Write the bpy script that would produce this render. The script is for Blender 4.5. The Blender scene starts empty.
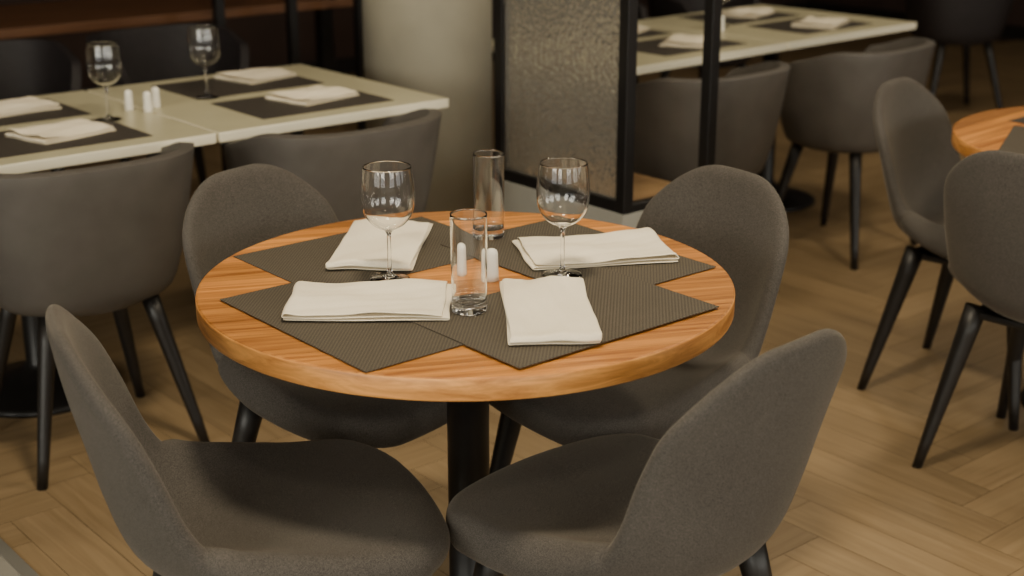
import bpy, bmesh, math, random
import numpy as np
from mathutils import Vector, Matrix
random.seed(7)
rad=math.radians
scene=bpy.context.scene
A0=rad(40)
E1=Vector((math.cos(A0),math.sin(A0),0)); E2=Vector((-math.sin(A0),math.cos(A0),0))

# ------------------------------------------------------------ helpers
def new_mesh(name,verts,faces,smooth=True,relax=0):
    me=bpy.data.meshes.new(name)
    me.from_pydata([tuple(v) for v in verts],[],faces)
    me.update()
    bm=bmesh.new(); bm.from_mesh(me)
    bmesh.ops.recalc_face_normals(bm,faces=bm.faces)
    for _ in range(relax): bmesh.ops.smooth_vert(bm,verts=bm.verts,factor=.5,use_axis_x=True,use_axis_y=True,use_axis_z=True)
    bm.to_mesh(me); bm.free()
    for p in me.polygons: p.use_smooth=smooth
    return me
def obj(name,me,mat=None,parent=None,loc=(0,0,0),rot=0):
    o=bpy.data.objects.new(name,me)
    scene.collection.objects.link(o)
    if mat is not None and me is not None and len(me.materials)==0: me.materials.append(mat)
    o.location=loc; o.rotation_euler=(0,0,rot)
    if parent: o.parent=parent
    return o
def empty(name,loc=(0,0,0),rot=0):
    o=bpy.data.objects.new(name,None); scene.collection.objects.link(o)
    o.empty_display_size=.1
    o.location=loc; o.rotation_euler=(0,0,rot); return o
def lathe(name,prof,seg=48,closed=False):
    verts=[];faces=[];rings=[]
    for r,z in prof:
        if r<1e-6:
            rings.append([len(verts)]); verts.append((0,0,z))
        else:
            b=len(verts); rings.append(list(range(b,b+seg)))
            for i in range(seg):
                a=2*math.pi*i/seg; verts.append((r*math.cos(a),r*math.sin(a),z))
    pr=list(zip(rings,rings[1:]))
    if closed: pr.append((rings[-1],rings[0]))
    for a,b in pr:
        for i in range(seg):
            j=(i+1)%seg
            if len(a)==1 and len(b)==1: continue
            if len(a)==1: faces.append((a[0],b[i],b[j]))
            elif len(b)==1: faces.append((a[i],a[j],b[0]))
            else: faces.append((a[i],a[j],b[j],b[i]))
    return new_mesh(name,verts,faces)
def boxm(name,x0,x1,y0,y1,z0,z1,bev=0.0,seg=2):
    bm=bmesh.new(); bmesh.ops.create_cube(bm,size=1)
    for v in bm.verts:
        v.co=Vector(((x0+x1)/2+v.co.x*(x1-x0),(y0+y1)/2+v.co.y*(y1-y0),(z0+z1)/2+v.co.z*(z1-z0)))
    if bev>0: bmesh.ops.bevel(bm,geom=list(bm.edges),offset=bev,segments=seg,profile=.5,affect='EDGES')
    me=bpy.data.meshes.new(name); bm.to_mesh(me); bm.free(); return me
def rod(name,p0,p1,r0,r1,seg=16):
    p0=Vector(p0);p1=Vector(p1);d=(p1-p0).normalized()
    u=d.cross(Vector((0,1,0)));u.normalize();w=d.cross(u)
    verts=[];faces=[]
    N=6
    for k in range(N+1):
        f=k/N; c=p0.lerp(p1,f); r=r0+(r1-r0)*f
        for i in range(seg):
            a=2*math.pi*i/seg
            q=c+u*(r*math.cos(a))+w*(r*math.sin(a))
            if k==N: q.z=p1.z
            verts.append(q)
    for k in range(N):
        for i in range(seg):
            j=(i+1)%seg; faces.append((k*seg+i,k*seg+j,(k+1)*seg+j,(k+1)*seg+i))
    faces.append(tuple(range(seg))); faces.append(tuple(range(N*seg,(N+1)*seg)))
    return new_mesh(name,verts,faces)
def smoothstep(a,b,x):
    t=np.clip((x-a)/(b-a),0,1); return t*t*(3-2*t)

# ------------------------------------------------------------ materials
def mat_new(name):
    m=bpy.data.materials.new(name); m.use_nodes=True
    nt=m.node_tree; return m,nt,nt.nodes['Principled BSDF']
def N(nt,t,**kw):
    n=nt.nodes.new(t)
    for k,v in kw.items(): setattr(n,k,v)
    return n
def simple(name,col,rough=.5,metal=0,noise=0.0,nscale=30,bump=0.0,spec=.5):
    m,nt,b=mat_new(name)
    b.inputs['Base Color'].default_value=(*col,1); b.inputs['Roughness'].default_value=rough
    b.inputs['Metallic'].default_value=metal; b.inputs['Specular IOR Level'].default_value=spec
    tc=N(nt,'ShaderNodeTexCoord'); nz=N(nt,'ShaderNodeTexNoise'); nz.inputs['Scale'].default_value=nscale; nz.inputs['Detail'].default_value=5
    nt.links.new(tc.outputs['Object'],nz.inputs['Vector'])
    if noise>0:
        r=N(nt,'ShaderNodeValToRGB'); r.color_ramp.elements[0].position=.3; r.color_ramp.elements[1].position=.7
        r.color_ramp.elements[0].color=(*[c*(1-noise) for c in col],1); r.color_ramp.elements[1].color=(*[min(1,c*(1+noise)) for c in col],1)
        nt.links.new(nz.outputs['Fac'],r.inputs['Fac']); nt.links.new(r.outputs['Color'],b.inputs['Base Color'])
    if bump>0:
        bp=N(nt,'ShaderNodeBump'); bp.inputs['Strength'].default_value=bump; bp.inputs['Distance'].default_value=.002
        nt.links.new(nz.outputs['Fac'],bp.inputs['Height']); nt.links.new(bp.outputs['Normal'],b.inputs['Normal'])
    return m
def fabric(name,c0,c1,scale=800):
    m,nt,b=mat_new(name)
    tc=N(nt,'ShaderNodeTexCoord')
    n1=N(nt,'ShaderNodeTexNoise'); n1.inputs['Scale'].default_value=scale; n1.inputs['Detail'].default_value=2
    n2=N(nt,'ShaderNodeTexNoise'); n2.inputs['Scale'].default_value=9; n2.inputs['Detail'].default_value=3
    for n in (n1,n2): nt.links.new(tc.outputs['Object'],n.inputs['Vector'])
    r=N(nt,'ShaderNodeValToRGB'); r.color_ramp.elements[0].position=.38; r.color_ramp.elements[1].position=.64
    r.color_ramp.elements[0].color=(*c0,1); r.color_ramp.elements[1].color=(*c1,1)
    nt.links.new(n1.outputs['Fac'],r.inputs['Fac'])
    mx=N(nt,'ShaderNodeMix',data_type='RGBA',blend_type='MULTIPLY'); mx.inputs['Factor'].default_value=.3
    nt.links.new(r.outputs['Color'],mx.inputs['A']); nt.links.new(n2.outputs['Fac'],mx.inputs['B'])
    nt.links.new(mx.outputs['Result'],b.inputs['Base Color'])
    b.inputs['Roughness'].default_value=.95; b.inputs['Specular IOR Level'].default_value=.15
    b.inputs['Sheen Weight'].default_value=.2; b.inputs['Sheen Roughness'].default_value=.4; b.inputs['Sheen Tint'].default_value=(.9,.78,.62,1)
    bp=N(nt,'ShaderNodeBump'); bp.inputs['Strength'].default_value=.18; bp.inputs['Distance'].default_value=.001
    nt.links.new(n1.outputs['Fac'],bp.inputs['Height']); nt.links.new(bp.outputs['Normal'],b.inputs['Normal'])
    return m
def wood(name,c0,c1,coord='Object',rough=.4,gs=(3,55,55),boards=0,rotz=0,attr=False,bvar=.25,spec=.5):
    m,nt,b=mat_new(name); L=nt.links.new
    tc=N(nt,'ShaderNodeTexCoord'); mp=N(nt,'ShaderNodeMapping'); mp.inputs['Rotation'].default_value=(0,0,rotz)
    L(tc.outputs[coord],mp.inputs['Vector'])
    vec=mp.outputs['Vector']
    rnd=None; seam=None
    if boards:
        sp=N(nt,'ShaderNodeSeparateXYZ'); L(vec,sp.inputs[0])
        mu=N(nt,'ShaderNodeMath',operation='MULTIPLY'); mu.inputs[1].default_value=boards; L(sp.outputs['Y'],mu.inputs[0])
        fl=N(nt,'ShaderNodeMath',operation='FLOOR'); L(mu.outputs[0],fl.inputs[0])
        wn=N(nt,'ShaderNodeTexWhiteNoise',noise_dimensions='1D'); L(fl.outputs[0],wn.inputs['W']); rnd=wn.outputs['Value']
        fr=N(nt,'ShaderNodeMath',operation='FRACT'); L(mu.outputs[0],fr.inputs[0])
        gt=N(nt,'ShaderNodeMath',operation='GREATER_THAN'); gt.inputs[1].default_value=.018; L(fr.outputs[0],gt.inputs[0]); seam=gt.outputs[0]
    if attr:
        at=N(nt,'ShaderNodeAttribute'); at.attribute_name='rnd'; rnd=at.outputs['Fac']
    if rnd is not None:
        mm=N(nt,'ShaderNodeMath',operation='MULTIPLY'); mm.inputs[1].default_value=37.0; L(rnd,mm.inputs[0])
        cb=N(nt,'ShaderNodeCombineXYZ'); L(mm.outputs[0],cb.inputs['X']); L(mm.outputs[0],cb.inputs['Y'])
        ad=N(nt,'ShaderNodeVectorMath',operation='ADD'); L(vec,ad.inputs[0]); L(cb.outputs[0],ad.inputs[1]); vec=ad.outputs[0]
    sc=N(nt,'ShaderNodeVectorMath',operation='MULTIPLY'); sc.inputs[1].default_value=gs; L(vec,sc.inputs[0])
    nz=N(nt,'ShaderNodeTexNoise'); nz.inputs['Scale'].default_value=1; nz.inputs['Detail'].default_value=7; nz.inputs['Roughness'].default_value=.62; nz.inputs['Distortion'].default_value=.8
    L(sc.outputs[0],nz.inputs['Vector'])
    r=N(nt,'ShaderNodeValToRGB'); r.color_ramp.elements[0].position=.32; r.color_ramp.elements[1].position=.66
    r.color_ramp.elements[0].color=(*c0,1); r.color_ramp.elements[1].color=(*c1,1); L(nz.outputs['Fac'],r.inputs['Fac'])
    out=r.outputs['Color']
    if rnd is not None:
        mr=N(nt,'ShaderNodeMapRange'); mr.inputs['To Min'].default_value=1-bvar; mr.inputs['To Max'].default_value=1+bvar*.6; L(rnd,mr.inputs['Value'])
        vm=N(nt,'ShaderNodeVectorMath',operation='SCALE'); L(out,vm.inputs[0]); L(mr.outputs[0],vm.inputs['Scale']); out=vm.outputs[0]
    if seam is not None:
        m2=N(nt,'ShaderNodeMapRange'); m2.inputs['To Min'].default_value=.55; m2.inputs['To Max'].default_value=1; L(seam,m2.inputs['Value'])
        v2=N(nt,'ShaderNodeVectorMath',operation='SCALE'); L(out,v2.inputs[0]); L(m2.outputs[0],v2.inputs['Scale']); out=v2.outputs[0]
    L(out,b.inputs['Base Color']); b.inputs['Roughness'].default_value=rough; b.inputs['Specular IOR Level'].default_value=spec
    bp=N(nt,'ShaderNodeBump'); bp.inputs['Strength'].default_value=.12; bp.inputs['Distance'].default_value=.001
    L(nz.outputs['Fac'],bp.inputs['Height']); L(bp.outputs['Normal'],b.inputs['Normal'])
    return m
def woven(name,c0,c1,scale=260):
    m,nt,b=mat_new(name); L=nt.links.new
    tc=N(nt,'ShaderNodeTexCoord'); ck=N(nt,'ShaderNodeTexChecker'); ck.inputs['Scale'].default_value=scale
    ck.inputs['Color1'].default_value=(*c0,1); ck.inputs['Color2'].default_value=(*c1,1)
    L(tc.outputs['Object'],ck.inputs['Vector']); L(ck.outputs['Color'],b.inputs['Base Color'])
    b.inputs['Roughness'].default_value=.6; b.inputs['Specular IOR Level'].default_value=.25
    bp=N(nt,'ShaderNodeBump'); bp.inputs['Strength'].default_value=.4; bp.inputs['Distance'].default_value=.001
    L(ck.outputs['Fac'],bp.inputs['Height']); L(bp.outputs['Normal'],b.inputs['Normal'])
    return m
def glassm(name,col=(1,1,1),rough=0.0,ior=1.45,bump=0,bscale=60,trans=1.0):
    m,nt,b=mat_new(name)
    b.inputs['Base Color'].default_value=(*col,1); b.inputs['Roughness'].default_value=rough
    b.inputs['Transmission Weight'].default_value=trans; b.inputs['IOR'].default_value=ior
    if bump:
        tc=N(nt,'ShaderNodeTexCoord'); v=N(nt,'ShaderNodeTexVoronoi',feature='SMOOTH_F1'); v.inputs['Scale'].default_value=bscale
        bp=N(nt,'ShaderNodeBump'); bp.inputs['Strength'].default_value=bump; bp.inputs['Distance'].default_value=.006
        nt.links.new(tc.outputs['Object'],v.inputs['Vector']); nt.links.new(v.outputs['Distance'],bp.inputs['Height']); nt.links.new(bp.outputs['Normal'],b.inputs['Normal'])
    return m

M_fab=fabric('chair_fabric',(.054,.048,.042),(.142,.126,.110))
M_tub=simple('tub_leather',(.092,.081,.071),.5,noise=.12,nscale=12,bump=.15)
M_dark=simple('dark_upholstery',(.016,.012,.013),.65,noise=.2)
M_black=simple('black_wood',(.012,.010,.009),.42,noise=.2,nscale=20)
M_metal=simple('black_metal',(.011,.010,.010),.38,metal=.2,noise=.1)
M_oak=wood('oak_tabletop',(.25,.080,.013),(.74,.31,.070),gs=(2.2,60,60),boards=10,rotz=rad(-14),rough=.40,bvar=.3,spec=.35)
M_oakside=wood('oak_edge',(.42,.16,.035),(.86,.40,.11),gs=(9,9,70),rough=.38)
M_floor=wood('floor_oak',(.245,.165,.085),(.330,.230,.125),coord='UV',gs=(2.2,34,1),attr=True,rough=.42,bvar=.14,spec=.4)
M_sub=simple('floor_gap',(.075,.045,.02),.8)
M_tile=simple('grey_tile',(.30,.28,.24),.5,noise=.06,nscale=3)
M_strip=simple('brushed_metal_strip',(.6,.58,.52),.35,metal=.8)
M_mat=woven('placemat_weave',(.050,.041,.030),(.108,.089,.066))
M_mat2=woven('placemat_dark_weave',(.036,.030,.026),(.066,.055,.047))
M_nap=simple('napkin_linen',(.86,.77,.60),.9,noise=.03,nscale=300,bump=.2,spec=.2)
M_cream=simple('cream_laminate',(.50,.46,.31),.35,noise=.05,nscale=8)
M_creamedge=simple('cream_edge',(.88,.82,.64),.45)
M_cer=simple('white_ceramic',(.82,.78,.68),.25)
M_glass=glassm('clear_glass')
M_tex=glassm('textured_glass',(.68,.64,.56),.12,1.45,bump=.7,bscale=70,trans=.84)
M_col=simple('column_plaster',(.40,.37,.285),.85,noise=.08,nscale=6,bump=.2)
M_plinth=simple('plinth_plaster',(.33,.325,.29),.8,noise=.08,nscale=10,bump=.2)
M_wall=simple('wall_brown',(.045,.024,.018),.8,noise=.15,nscale=4)
M_wallF=simple('wall_beige',(.40,.37,.31),.85,noise=.05,nscale=4)
M_ceil=simple('ceiling_paint',(.2,.18,.155),.9)
M_wood2=wood('brown_wood',(.09,.035,.014),(.18,.078,.030),rough=.5)
M_ledge=wood('ledge_oak',(.24,.14,.065),(.36,.23,.11),rough=.45)
def emis(name,col,s):
    m,nt,b=mat_new(name); b.inputs['Emission Color'].default_value=(*col,1); b.inputs['Emission Strength'].default_value=s
    return m
M_added_lamp=emis('added_lamp_diffuser',(1,.88,.7),3)  # glow for the added ceiling fixtures above the view
M_sky=emis('window_daylight',(.95,.98,1),2)

# ------------------------------------------------------------ room
def gp(a,b,z=0): return E1*a+E2*b+Vector((0,0,z))
G1a,G1b,G2a,G2b=-3.2,9.6,-3.6,7.6
H=2.9
def groom(name,me,mat): return obj(name,me,mat,rot=A0)
PL,PW=.62,.125
verts=[];faces=[];uvs=[];rn=[]
def plank(x,y,w,h,horiz):
    g=.0007
    cx,cy=x+w/2,y+h/2
    if not(G1a<cx<G1b and G2a<cy<G2b): return
    b=len(verts)
    X0,X1=max(x+g,G1a),min(x+w-g,G1b); Y0,Y1=max(y+g,G2a),min(y+h-g,G2b)
    verts.extend([(X0,Y0,0),(X1,Y0,0),(X1,Y1,0),(X0,Y1,0)])
    faces.append((b,b+1,b+2,b+3)); r=random.random(); rn.append(r)
    if horiz: uvs.append([(X0,Y0),(X1,Y0),(X1,Y1),(X0,Y1)])
    else: uvs.append([(Y0,X0),(Y0,X1),(Y1,X1),(Y1,X0)])
for m_ in range(-30,31):
    for k in range(-140,141):
        ox=k*PW+m_*PL; oy=k*PW-m_*PL
        if ox<G1a-2 or ox>G1b+2 or oy<G2a-2 or oy>G2b+2: continue
        plank(ox,oy,PL,PW,True); plank(ox+PL,oy+PW-PL,PW,PL,False)
me=bpy.data.meshes.new('floor'); me.from_pydata(verts,[],faces); me.update()
uvl=me.uv_layers.new(name='UVMap'); at=me.attributes.new('rnd','FLOAT','FACE')
for i,p in enumerate(me.polygons):
    at.data[i].value=rn[i]
    for j,li in enumerate(p.loop_indices): uvl.data[li].uv=uvs[i][j]
fl=groom('floor',me,M_floor)
obj('subfloor',boxm('subfloor',G1a-.2,G1b+.2,G2a-.2,G2b+.2,-.12,-.0015),M_sub,parent=fl)
obj('floor_tiles',boxm('floor_tiles',G1a,.925,G2a,G2b,-.001,.002),M_tile,parent=fl)
groom('trim_1',boxm('trim_strip',.925,.955,G2a+.02,G2b-.03,.0,.004,.001),M_strip)
groom('ceiling',boxm('ceiling',G1a-.2,G1b+.2,G2a-.2,G2b+.2,H,H+.1),M_ceil)
groom('wall_back',boxm('wb',G1a-.2,G1b+.2,G2b,G2b+.15,0,H),M_wall)
groom('wall_right',boxm('wr',G1b,G1b+.15,G2a,G2b,0,H),M_wall)
groom('baseboard_back',boxm('bb',G1a,G1b,G2b-.02,G2b,0,.1,.003),M_black)
groom('baseboard_right',boxm('bb',G1b-.02,G1b,G2a,G2b-.02,0,.1,.003),M_black)
def wall_with_windows(name,axis,pos,lo,hi,wins,mat):
    p=empty(name,rot=A0)
    z0,z1=.7,2.5; t=.15
    def seg(a,b,za,zb,n):
        if axis=='e1': m=boxm(n,pos-t,pos,a,b,za,zb)
        else: m=boxm(n,a,b,pos-t,pos,za,zb)
        obj(n,m,mat,parent=p)
    seg(lo,hi,0,z0,'sill'); seg(lo,hi,z1,H,'header')
    last=lo
    for a,b in wins: seg(last,a,z0,z1,'pier'); last=b
    seg(last,hi,z0,z1,'pier')
def window(n,axis,pos,a,b,power,col):
    z0,z1=.7,2.5
    w=empty('window_%d'%n,rot=A0)
    f=.05
    def bx(nm,a0,a1,za,zb,mat,d0=-.1,d1=-.04):
        if axis=='e1': m=boxm(nm,pos+d0,pos+d1,a0,a1,za,zb)
        else: m=boxm(nm,a0,a1,pos+d0,pos+d1,za,zb)
        obj(nm,m,mat,parent=w)
    bx('frame_bottom',a,b,z0,z0+f,M_black);bx('frame_top',a,b,z1-f,z1,M_black)
    bx('frame_left',a,a+f,z0+f,z1-f,M_black);bx('frame_right',b-f,b,z0+f,z1-f,M_black)
    bx('mullion',(a+b)/2-.025,(a+b)/2+.025,z0+f,z1-f,M_black)
    bx('pane',a+f,b-f,z0+f,z1-f,M_sky,-.13,-.12)
    ld=bpy.data.lights.new('window_light_%d'%n,'AREA'); ld.shape='RECTANGLE'; ld.size=b-a-.1; ld.size_y=z1-z0-.1; ld.energy=power; ld.color=col
    lo=bpy.data.objects.new('window_light_%d'%n,ld); scene.collection.objects.link(lo)
    if axis=='e1': lo.location=gp(pos+.03,(a+b)/2,(z0+z1)/2); d=E1
    else: lo.location=gp((a+b)/2,pos+.03,(z0+z1)/2); d=E2
    d=(d+Vector((0,0,-.3))).normalized()
    lo.rotation_euler=d.to_track_quat('-Z','Z').to_euler()
WIN_L=[(-2.6,-.4),(.2,2.4)]
WIN_F=[(-1.2,1.0),(1.8,4.0),(4.8,7.0)]
wall_with_windows('wall_left','e1',G1a,G2a,G2b,WIN_L,M_wallF)
wall_with_windows('wall_front','e2',G2a,G1a-.15,G1b,WIN_F,M_wallF)
k=1
for a,b in WIN_L: window(k,'e1',G1a,a,b,82,(1,.95,.79)); k+=1
for a,b in WIN_F: window(k,'e2',G2a,a,b,50,(1,.95,.79)); k+=1
def added_ceiling_lamp(x,y,power):  # unseen fixture, added with its area light to brighten the tables warmly
    e=empty('added_ceiling_lamp',(x,y,0))
    obj('housing',lathe('added_lamp_housing',[(0,H-.001),(.2,H-.001),(.2,H-.07),(.185,H-.07),(.185,H-.02),(0,H-.02)],32),M_black,parent=e)
    obj('diffuser',lathe('added_lamp_diff',[(0,H-.06),(.183,H-.06),(.183,H-.05),(0,H-.05)],32),M_added_lamp,parent=e)
    ld=bpy.data.lights.new('added_lamp_light','AREA'); ld.shape='DISK'; ld.size=.36; ld.energy=power; ld.color=(1,.86,.62)
    lo=bpy.data.objects.new('added_lamp_light',ld); scene.collection.objects.link(lo); lo.parent=e; lo.location=(0,0,H-.08)
for x,y,p in [(-.05,2.1,42),(-1.1,3.9,10),(1.6,3.2,24),(.6,4.9,9),(1.6,6.2,9),(.6,.4,9),(2.8,6.4,10)]: added_ceiling_lamp(x,y,p)

# ------------------------------------------------------------ dining chair
def catmull(pts,n=30):
    P=[np.array(p,float) for p in pts]; P=[2*P[0]-P[1]]+P+[2*P[-1]-P[-2]]
    out=[]
    for i in range(1,len(P)-2):
        for k in range(n):
            t=k/n; a,b,c,d=P[i-1:i+3]
            out.append(.5*((2*b)+(-a+c)*t+(2*a-5*b+4*c-d)*t*t+(-a+3*b-3*c+d)*t**3))
    out.append(P[-2]); return np.array(out)
def build_dining_shell():
    prof=catmull([(.258,.422),(.20,.440),(.08,.440),(-.05,.433),(-.145,.435),(-.205,.468),(-.24,.54),(-.265,.64),(-.288,.74),(-.305,.843)])
    seg=np.linalg.norm(np.diff(prof,axis=0),axis=1); cum=np.concatenate([[0],np.cumsum(seg)]); Ltot=cum[-1]
    rf,rt=.10,.15
    ph=np.linspace(0,math.pi/2,15)
    fa=rf*(1-np.cos(ph)); ta=Ltot-rt*(1-np.cos(np.linspace(0,math.pi/2,19)))[::-1]
    mid=np.linspace(rf,Ltot-rt,42)[1:-1]
    a=np.concatenate([fa,mid,ta]); NS=len(a); NT=41
    py=np.interp(a,cum,prof[:,0]); pz=np.interp(a,cum,prof[:,1])
    dty=np.gradient(prof[:,0],cum); dtz=np.gradient(prof[:,1],cum)
    ty=np.interp(a,cum,dty); tz=np.interp(a,cum,dtz); l=np.hypot(ty,tz); ty/=l; tz/=l
    ny,nz=tz,-ty
    f=a/Ltot
    fd=np.linspace(0,1,201)
    Wd=np.interp(fd,[0,.12,.3,.42,.5,.6,.75,.88,1],[.220,.242,.247,.236,.220,.216,.218,.208,.194])
    cd_=np.interp(fd,[0,.22,.38,.48,.6,.8,1],[.0,.012,.06,.118,.105,.08,.05])
    ker=np.ones(15)/15
    def sm(x):
        p=np.pad(x,7,mode='reflect',reflect_type='odd'); return np.convolve(p,ker,'valid')
    Wd=sm(sm(Wd)); cd_=sm(sm(cd_))
    Wc=np.interp(f,fd,Wd); c=np.interp(f,fd,cd_)
    for i in range(NS):
        d=a[i]
        if d<rf: Wc[i]-= rf-math.sqrt(max(0,rf*rf-(rf-d)**2))
        d=Ltot-a[i]
        if d<rt: Wc[i]-= rt-math.sqrt(max(0,rt*rt-(rt-d)**2))
    Ht=np.interp(f,[0,.35,.5,.65,1],[.034,.037,.024,.0155,.0135])
    tau=np.linspace(-1,1,NT); t=.35*tau+.65*np.sin(np.pi/2*tau)
    Mid=np.zeros((NS,NT,3))
    for i in range(NS):
        x=t*Wc[i]; q=(np.abs(x)/.24)**2.2
        Mid[i,:,0]=x
        Mid[i,:,1]=py[i]+ny[i]*c[i]*q
        Mid[i,:,2]=pz[i]+nz[i]*c[i]*q
        fr=1-smoothstep(0,.12,f[i]); Mid[i,:,1]-=fr*.02*(x/.22)**2
        to=smoothstep(.85,1,f[i]); Mid[i,:,2]-=to*.012*(x/.2)**2
    dS=np.zeros_like(Mid); dS[1:-1]=Mid[2:]-Mid[:-2]; dS[0]=Mid[1]-Mid[0]; dS[-1]=Mid[-1]-Mid[-2]
    dT=np.gradient(Mid,axis=1)
    Nn=np.cross(dT,dS); Nn/=np.maximum(np.linalg.norm(Nn,axis=2,keepdims=True),1e-9)
    if Nn[20,NT//2,2]<0: Nn=-Nn
    loop=[Mid[i,0] for i in range(NS)]+[Mid[NS-1,j] for j in range(1,NT)]+[Mid[i,NT-1] for i in range(NS-2,-1,-1)]+[Mid[0,j] for j in range(NT-2,-1,-1)]
    bd=[]
    for p,q in zip(loop,loop[1:]):
        for k in range(5): bd.append(p+(q-p)*k/5)
    bd=np.array(bd)
    verts=[];top=np.zeros((NS,NT),int);bot=np.zeros((NS,NT),int)
    for i in range(NS):
        for j in range(NT):
            if i in(0,NS-1) or j in (0,NT-1):
                top[i,j]=bot[i,j]=len(verts); verts.append(Mid[i,j]); continue
            d=float(np.min(np.linalg.norm(bd-Mid[i,j],axis=1)))
            R=.024
            g=math.sqrt(max(0,1-(1-min(d/R,1))**2))
            hh=Ht[i]*g
            crown=.009*(1-t[j]**2)*(1-smoothstep(.3,.5,f[i]))*g
            top[i,j]=len(verts); verts.append(Mid[i,j]+Nn[i,j]*(hh+crown))
            bot[i,j]=len(verts); verts.append(Mid[i,j]-Nn[i,j]*hh)
    faces=[]
    for i in range(NS-1):
        for j in range(NT-1):
            faces.append((top[i,j],top[i,j+1],top[i+1,j+1],top[i+1,j]))
            faces.append((bot[i,j],bot[i+1,j],bot[i+1,j+1],bot[i,j+1]))
    faces=[tuple(int(q) for q in f_) for f_ in faces]
    return new_mesh('dining_chair_shell',verts,faces,relax=2)
ME_shell=build_dining_shell(); ME_shell.materials.append(M_fab)
legs=[((sx*.15,sy_t,.415),(sx*.215,sy_b,0)) for sx in(-1,1) for sy_t,sy_b in((.15,.215),(-.13,-.225))]
ME_legs=[rod('chair_leg',p0,p1,.027,.0125) for p0,p1 in legs]
for m in ME_legs: m.materials.append(M_black)
ME_frame=boxm('chair_frame',-.16,.16,-.15,.165,.39,.408,.006); ME_frame.materials.append(M_black)
def dining_chair(x,y,deg):
    e=empty('dining_chair',(x,y,0),rad(deg-90))
    obj('shell',ME_shell,parent=e)
    obj('seat_frame',ME_frame,parent=e)
    for i,m in enumerate(ME_legs): obj('leg_%d'%(i+1),m,parent=e)
    return e
# ------------------------------------------------------------ tub chair
def build_tub():
    NP=80
    verts=[(0,0,.395)];faces=[]
    def ztop(ph):
        d=abs(ph)
        z=.768-.05*float(smoothstep(rad(60),rad(112),d))
        z-= .258*float(smoothstep(rad(106),rad(142),d)); return z
    hs=[0,.04,.12,.25,.4,.55,.7,.82,.92,1]
    rings=[]
    for rr in (.06,.12,.17): rings.append([(rr*math.sin(2*math.pi*i/NP),-rr*math.cos(2*math.pi*i/NP),.395) for i in range(NP)])
    for h in hs:
        ring=[]
        for i in range(NP):
            ph=2*math.pi*i/NP; ph=ph if ph<=math.pi else ph-2*math.pi
            zt=ztop(ph); z=.41+(zt-.41)*h
            g=((z-.41)/(.768-.41))
            r=.20+.085*max(0,g)**.55
            dx=math.sin(ph);dy=-math.cos(ph)
            n=2.7; sup=(abs(dx)**n+abs(dy)**n)**(-1/n)
            ring.append((dx*sup*r*1.03,dy*sup*r*.90,z))
        rings.append(ring)
    idx=[]
    for r in rings:
        b=len(verts); verts.extend(r); idx.append(b)
    for i in range(NP): faces.append((0,idx[0]+i,idx[0]+(i+1)%NP))
    for a,b in zip(idx,idx[1:]):
        for i in range(NP):
            j=(i+1)%NP; faces.append((a+i,a+j,b+j,b+i))
    return new_mesh('tub_shell',verts,faces)
ME_tub=build_tub()
def cushion():
    NP=64;verts=[];faces=[]
    prof=[(0.0,.43),(.6,.43),(.92,.435),(1,.455),(.97,.475),(.85,.485),(.5,.49),(0,.492)]
    rings=[]
    for s,z in prof:
        if s==0: rings.append([len(verts)]); verts.append((0,0,z)); continue
        b=len(verts); rings.append(list(range(b,b+NP)))
        for i in range(NP):
            a=2*math.pi*i/NP;dx=math.cos(a);dy=math.sin(a);n=2.8;sup=(abs(dx)**n+abs(dy)**n)**(-1/n)
            verts.append((dx*sup*.190*s,dy*sup*.172*s+.003,z))
    for a,b in zip(rings,rings[1:]):
        for i in range(NP):
            j=(i+1)%NP
            if len(a)==1: faces.append((a[0],b[i],b[j]))
            elif len(b)==1: faces.append((a[i],a[j],b[0]))
            else: faces.append((a[i],a[j],b[j],b[i]))
    return new_mesh('tub_cushion',verts,faces)
ME_cush=cushion(); 
TL=[((sx*.13,sy*.12,.40),(sx*.215,sy*.20,0)) for sx in(-1,1) for sy in(-1,1)]
ME_tl=[rod('tub_leg',a,b,.023,.013) for a,b in TL]
for m in ME_tl: m.materials.append(M_black)
ME_tub.materials.append(M_tub); ME_cush.materials.append(M_tub)
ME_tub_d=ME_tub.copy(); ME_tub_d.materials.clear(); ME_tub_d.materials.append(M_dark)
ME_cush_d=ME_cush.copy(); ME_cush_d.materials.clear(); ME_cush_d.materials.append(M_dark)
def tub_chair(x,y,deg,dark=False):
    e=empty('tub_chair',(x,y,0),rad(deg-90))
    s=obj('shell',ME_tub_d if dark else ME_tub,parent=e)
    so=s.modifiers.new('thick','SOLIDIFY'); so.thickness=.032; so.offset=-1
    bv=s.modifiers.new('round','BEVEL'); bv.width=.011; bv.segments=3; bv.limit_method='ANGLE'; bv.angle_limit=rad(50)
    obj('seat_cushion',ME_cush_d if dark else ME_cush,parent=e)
    for i,m in enumerate(ME_tl): obj('leg_%d'%(i+1),m,parent=e)
    return e

# ------------------------------------------------------------ round table
def round_table(x,y,R=.475,rot=0):
    e=empty('round_dining_table',(x,y,0),rot)
    zt=.75
    prof=[(0,zt),(R-.004,zt),(R-.0012,zt-.0012),(R,zt-.004),(R,zt-.034),(R-.0012,zt-.0368),(R-.004,zt-.038),(0,zt-.038)]
    me=lathe('round_top',prof,128)
    me.materials.append(M_oak); me.materials.append(M_oakside)
    for p in me.polygons:
        p.material_index=1 if abs(p.normal.z)<.5 else 0
        p.use_smooth=abs(p.normal.z)<.9
    obj('top',me,parent=e)
    obj('pedestal',lathe('ped',[(0,.712),(.16,.712),(.16,.70),(.039,.697),(.039,.03),(.055,.022),(.22,.014),(.225,.008),(.225,0),(0,0)],64),M_metal,parent=e)
    return e
TC=Vector((-.081,2.42,0))
round_table(TC.x,TC.y)
round_table(1.63,3.60,rot=rad(30))

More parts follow.
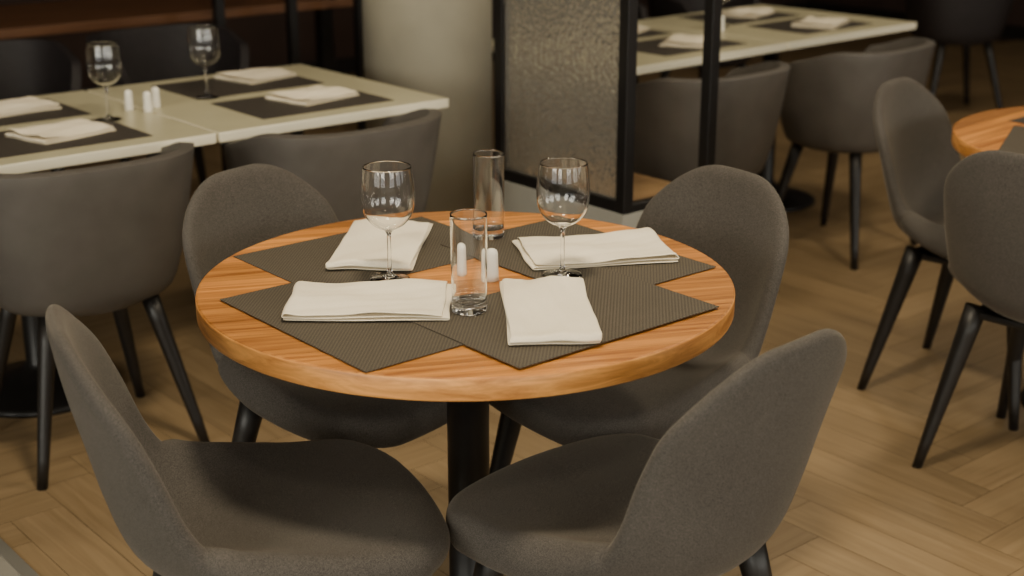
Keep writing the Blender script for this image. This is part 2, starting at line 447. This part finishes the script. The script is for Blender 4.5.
# placemats
def placemat(cx,cy,z,rot,mat,L=.44,W=.30):
    me=boxm('placemat_mesh',-L/2,L/2,-W/2,W/2,0,.0016,.0005,1)
    return obj('placemat',me,mat,loc=(cx,cy,z),rot=rot)
zT=.7501
def tm(a,b,z,rot,mat,c=TC): p=c+E1*a+E2*b; placemat(p.x,p.y,z,rot,mat)
tm(-.03+.0,.242,zT,A0,M_mat)
tm(-.247,-.042,zT+.0017,A0+math.pi/2,M_mat)
tm(.243,-.02,zT+.0017,A0+math.pi/2,M_mat)
tm(.005,-.25,zT+.0034,A0,M_mat)
Z2=zT+.0035; Z3=zT+.0052

# napkins
def napkin_mesh(L,W,layers=3,gap=.003,seed=0):
    rs=random.Random(seed)
    prof=[]; x0,x1=-L/2,L/2; z=gap*.5
    nseg=22
    for k in range(layers):
        a,b=(x0,x1) if k%2==0 else (x1,x0)
        ins=.0015*k+ (rs.random()*.003)
        A=a+ (ins if a<0 else -ins); B=b+(ins if b<0 else -ins)
        for i in range(nseg+1):
            f=i/nseg; prof.append((A+(B-A)*f,z+gap*k,k,f))
        if k<layers-1:
            sg=1 if b>0 else -1
            for th in (-60,-20,20,60):
                prof.append((B+sg*gap*.9*math.cos(rad(th)),z+gap*k+gap*.5+gap*.5*math.sin(rad(th)),k,1))
    NY=22; verts=[];faces=[]
    ph=[rs.random()*6.28 for _ in range(6)]
    for (x,zz,k,f) in prof:
        for j in range(NY+1):
            v=j/NY-.5
            wob=.0022*math.sin(v*7+ph[0])*math.sin(x*25+ph[1])+.0014*math.sin(v*13+ph[2])
            if k==layers-1: wob+=.0009*math.sin(x*75+v*9+ph[4])+.0007*math.sin(v*34-x*40+ph[5])
            lift=.0036*(k/layers)*(1+math.sin(x*18+v*5+ph[3]))
            foldl=.0045*math.exp(-((x-x0)/.022)**2)*(1 if k==layers-1 else 0)
            edge=(abs(v)*2)**6
            verts.append((x+.0015*math.sin(v*9+k),v*(W-.0015*k)+.0016*math.sin(x*22+k*1.2+ph[4]),zz+foldl+max(0,wob+lift+ .0022)*(k+.6)/layers - edge*.0008*k))
    for i in range(len(prof)-1):
        for j in range(NY):
            a=i*(NY+1)+j; faces.append((a,a+1,a+NY+2,a+NY+1))
    return new_mesh('napkin_mesh',verts,faces)
def napkin(cx,cy,z,rot,L,W,seed,layers=3,gap=.0034):
    o=obj('folded_napkin',napkin_mesh(L,W,layers,gap,seed),M_nap,loc=(cx,cy,z),rot=rot)
    so=o.modifiers.new('cloth','SOLIDIFY'); so.thickness=.0020; so.offset=0
    sb=o.modifiers.new('sub','SUBSURF'); sb.levels=1; sb.render_levels=1
    return o
napkin(-.241,2.270,Z3,rad(0),.27,.180,1)
napkin(-.250,2.612,Z2,rad(86),.31,.158,2)
napkin(.156,2.575,Z2,rad(11+180),.275,.185,3)
napkin(.060,2.224,Z3,rad(93),.31,.146,4)

# ------------------------------------------------------------ glassware
def dense(pts,step=.002):
    out=[]
    for p,q in zip(pts,pts[1:]):
        n=max(1,int(math.hypot(q[0]-p[0],q[1]-p[1])/step))
        for k in range(n): out.append((p[0]+(q[0]-p[0])*k/n,p[1]+(q[1]-p[1])*k/n))
    out.append(pts[-1]); return out
def offset_in(curve,th):
    c=np.array(curve); d=np.gradient(c,axis=0); d/=np.linalg.norm(d,axis=1,keepdims=True)
    n=np.stack([-d[:,1],d[:,0]],1)
    return c+n*th
def wine_prof():
    foot=dense([(0,0),(.034,0),(.0353,.0006),(.0356,.0014),(.0350,.0022)],.004)
    stem=catmull([(.0350,.0022),(.022,.0042),(.011,.0075),(.0052,.014),(.0038,.028),(.0035,.055),(.0038,.080),(.0062,.0895),(.0130,.0945)],5)
    bowl=catmull([(.0130,.0945),(.022,.0985),(.032,.1065),(.0410,.1195),(.0458,.136),(.0472,.155),(.0462,.175),(.0440,.193),(.0420,.207)],6)
    inner=offset_in(bowl,.0010)[::-1]
    out=[tuple(p) for p in foot[:-1]]+[tuple(p) for p in stem[:-1]]+[tuple(p) for p in bowl]
    m=((bowl[-1][0]+inner[0][0])/2,bowl[-1][1]+.0003)
    out+= [m]+[tuple(p) for p in inner]+[(.007,float(inner[-1][1])-.0018),(0,float(inner[-1][1])-.0022)]
    return out
ME_wine=lathe('wine_glass_mesh',wine_prof(),72); ME_wine.materials.append(M_glass)
def wine(x,y,z): return obj('wine_glass',ME_wine,loc=(x,y,z))
outt=dense([(.0292,.006),(.0307,.1670)],.004); innt=dense([(.0294,.1670),(.0281,.026)],.004)
prof_t=[(0,0),(.012,0),(.022,0),(.0268,0),(.0286,.0012),(.0291,.003)]+outt+[(.0305,.1674),(.0300,.1678),(.0296,.1674)]+innt+[(.0276,.0225),(.0262,.0195),(.0235,.0180),(.017,.0172),(.008,.017),(0,.017)]
ME_tall=lathe('tall_glass_mesh',prof_t,72)
ME_tall.materials.append(M_glass)
def tall(x,y,z): return obj('highball_glass',ME_tall,loc=(x,y,z))
wine(-.217,2.408,Z2); wine(.090,2.428,Z3)
tall(-.0707,2.235,Z3); tall(-.045,2.685,Z2)
ME_sh=lathe('shaker_mesh',[(0,0),(.0115,0),(.0128,.0015),(.0125,.01),(.0112,.040),(.0110,.050),(.0095,.056),(.005,.059),(0,.060)],40); ME_sh.materials.append(M_cer)
def shaker(x,y,z,n): return obj(n,ME_sh,loc=(x,y,z))
shaker(-.036,2.415,zT,'salt_shaker'); shaker(-.095,2.45,zT,'pepper_shaker')

# ------------------------------------------------------------ square tables
def square_table(px,py,rot,S1=.765,S2=.80):
    e=empty('square_dining_table',(px,py,0),rot)
    me=boxm('sq_top',-S1+.002,-.002,0,S2,.722,.75,.003)
    me.materials.append(M_cream); me.materials.append(M_creamedge)
    for p in me.polygons: p.material_index=0 if abs(p.normal.z)>.9 else 1
    obj('top',me,parent=e)
    obj('pedestal',lathe('sqped',[(0,.722),(.17,.722),(.17,.71),(.036,.705),(.036,.09),(.05,.07),(.12,.045),(.2,.02),(.215,.012),(.215,0),(0,0)],48),M_metal,parent=e,loc=(-S1/2,S2/2,0))
    return e
P=Vector((-.185,4.17,0))
def lt(a,b): return P+E1*a+E2*b
for k_ in range(3):
    q=lt(-.77*k_,0); square_table(q.x,q.y,A0,S2=.82)
for k_ in range(3):
    c=-.385-.77*k_
    for b_ in (.225,.60):
        q=lt(c+.02,b_); placemat(q.x,q.y,.7501,A0,M_mat2,.44,.30)
for a_,b_,r_,L_ in [(-.318,.25,48,.22),(-.27,.66,48,.2),(-1.095,.24,48,.22),(-1.06,.64,40,.2)]:
    q=lt(a_,b_); napkin(q.x,q.y,.7519,A0+rad(r_-35),L_,.17,int(a_*100)+50,4,.0035)
for a_,b_ in [(-.914,.34),(-.548,.46)]:
    q=lt(a_,b_); wine(q.x,q.y,.7519)
for a_,b_,n_ in [(-.78,.375,'salt_shaker'),(-.73,.425,'pepper_shaker'),(-.81,.43,'salt_shaker')]:
    q=lt(a_,b_); shaker(q.x,q.y,.7502,n_)
RA=rad(42); F1=Vector((math.cos(RA),math.sin(RA),0)); F2=Vector((-math.sin(RA),math.cos(RA),0))
RC=Vector((1.65,5.84,0))
def rt_(a,b): return RC+F1*a+F2*b
for k_ in range(2):
    q=rt_(-.85*k_,0); square_table(q.x,q.y,RA,S1=.845)
for c in (-.40,-1.20):
    for b_ in (.235,.60):
        q=rt_(c,b_); placemat(q.x,q.y,.7501,RA,M_mat2)
for a_,b_,r_ in [(-.382,.20,35),(-.356,.60,35),(-1.15,.22,45),(-1.13,.60,35)]:
    q=rt_(a_,b_); napkin(q.x,q.y,.7519,RA+rad(r_-15),.24,.17,int(a_*100)+77,4,.0035)
for a_,b_,n_ in [(-.80,.36,'salt_shaker'),(-.76,.42,'pepper_shaker')]:
    q=rt_(a_,b_); shaker(q.x,q.y,.7502,n_)
q=rt_(-.70,.45); wine(q.x,q.y,.7502)
placemat(1.62,3.86,.7501,A0,M_mat2); napkin(1.63,3.90,.7519,rad(-10),.24,.16,31,4,.0035)
placemat(1.39,3.50,.7501,rad(65),M_mat)

# ------------------------------------------------------------ chairs
dining_chair(-.385,2.065,22)
dining_chair(.188,2.078,134)
dining_chair(-.330,2.71,-36)
dining_chair(.224,2.70,216)
dining_chair(1.30,3.76,-40)
dining_chair(1.32,3.235,45)
def tubrow(x,y,ang):
    d=Vector((math.cos(rad(ang)),math.sin(rad(ang)),0)); c=Vector((x,y,0))+d*.26
    tub_chair(c.x,c.y,ang)
tubrow(-.925,3.19,128); tubrow(-.325,3.62,131)
tubrow(.775,4.44,130); tubrow(1.42,4.98,136)
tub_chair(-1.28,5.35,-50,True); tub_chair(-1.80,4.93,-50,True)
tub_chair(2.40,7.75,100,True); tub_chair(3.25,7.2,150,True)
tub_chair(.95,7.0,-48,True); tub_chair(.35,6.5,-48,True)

# ------------------------------------------------------------ column, partition
obj('column',lathe('column',[(0,0),(.225,0),(.225,H),(0,H)],96),M_col,loc=(-.295,5.0,0))
B=Vector((.315,3.87,0)); pr=empty('glass_partition',(B.x,B.y,0),A0)
bc,ba,zp=.335,.535,.484
def pp(n,x0,x1,y0,y1,z0,z1,mat,bev=.002): obj(n,boxm(n,x0,x1,y0,y1,z0,z1,bev),mat,parent=pr)
pp('plinth',-.02,bc+.02,-.02,ba+.02,0,zp-.004,M_plinth)
pp('plinth_cap',.02,bc+.015,.02,ba+.01,zp-.004,zp,M_ledge,.001)
w=.018
pp('post_1',-w,w,-w,w,zp-.004,H,M_metal); pp('post_2',-w,w,ba-w,ba+w,zp-.004,H,M_metal); pp('post_3',bc-w,bc+w,-w,w,zp-.004,H,M_metal)
pp('bottom_rail_1',-w*.9,w*.9,w,ba-w,zp-.004,zp+.03,M_metal); pp('bottom_rail_2',w,bc-w,-w*.9,w*.9,zp-.004,zp+.02,M_metal)
pp('glass_panel',-.004,.004,w,ba-w,zp+.03,H-.02,M_tex,0)

# ------------------------------------------------------------ back: long wooden table + dark screen
bt=empty('long_wooden_table',gp(1.9,5.6),A0)
obj('top',boxm('lt_top',-2.2,2.2,0,.75,.71,.75,.004),M_wood2,parent=bt)
for i,(x,y) in enumerate([(-2.1,.08),(2.1,.08),(-2.1,.67),(2.1,.67)]): obj('leg_%d'%(i+1),boxm('ltleg',x-.035,x+.035,y-.035,y+.035,0,.71,.003),M_black,parent=bt)
sc_=empty('metal_screen',gp(2.9,5.35),A0)
for i,x in enumerate((0,.35,.7)): obj('post_%d'%(i+1),boxm('scp',x-.02,x+.02,-.02,.02,0,H-.01,.002),M_metal,parent=sc_)
obj('rail',boxm('scr',.02,.68,-.02,.02,.0,.04,.002),M_metal,parent=sc_)

# ------------------------------------------------------------ camera / world
cd=bpy.data.cameras.new('camera'); cam=bpy.data.objects.new('camera',cd); scene.collection.objects.link(cam)
cam.location=(0,0,1.53); cam.rotation_euler=(rad(90-18.2),0,0); cd.lens=50; cd.sensor_width=36
cd.dof.use_dof=True; cd.dof.focus_distance=2.45; cd.dof.aperture_fstop=3.2
cd.clip_start=.05
scene.camera=cam
wd=bpy.data.worlds.new('world'); scene.world=wd; wd.use_nodes=True
wd.node_tree.nodes['Background'].inputs[0].default_value=(.6,.7,.8,1); wd.node_tree.nodes['Background'].inputs[1].default_value=.5
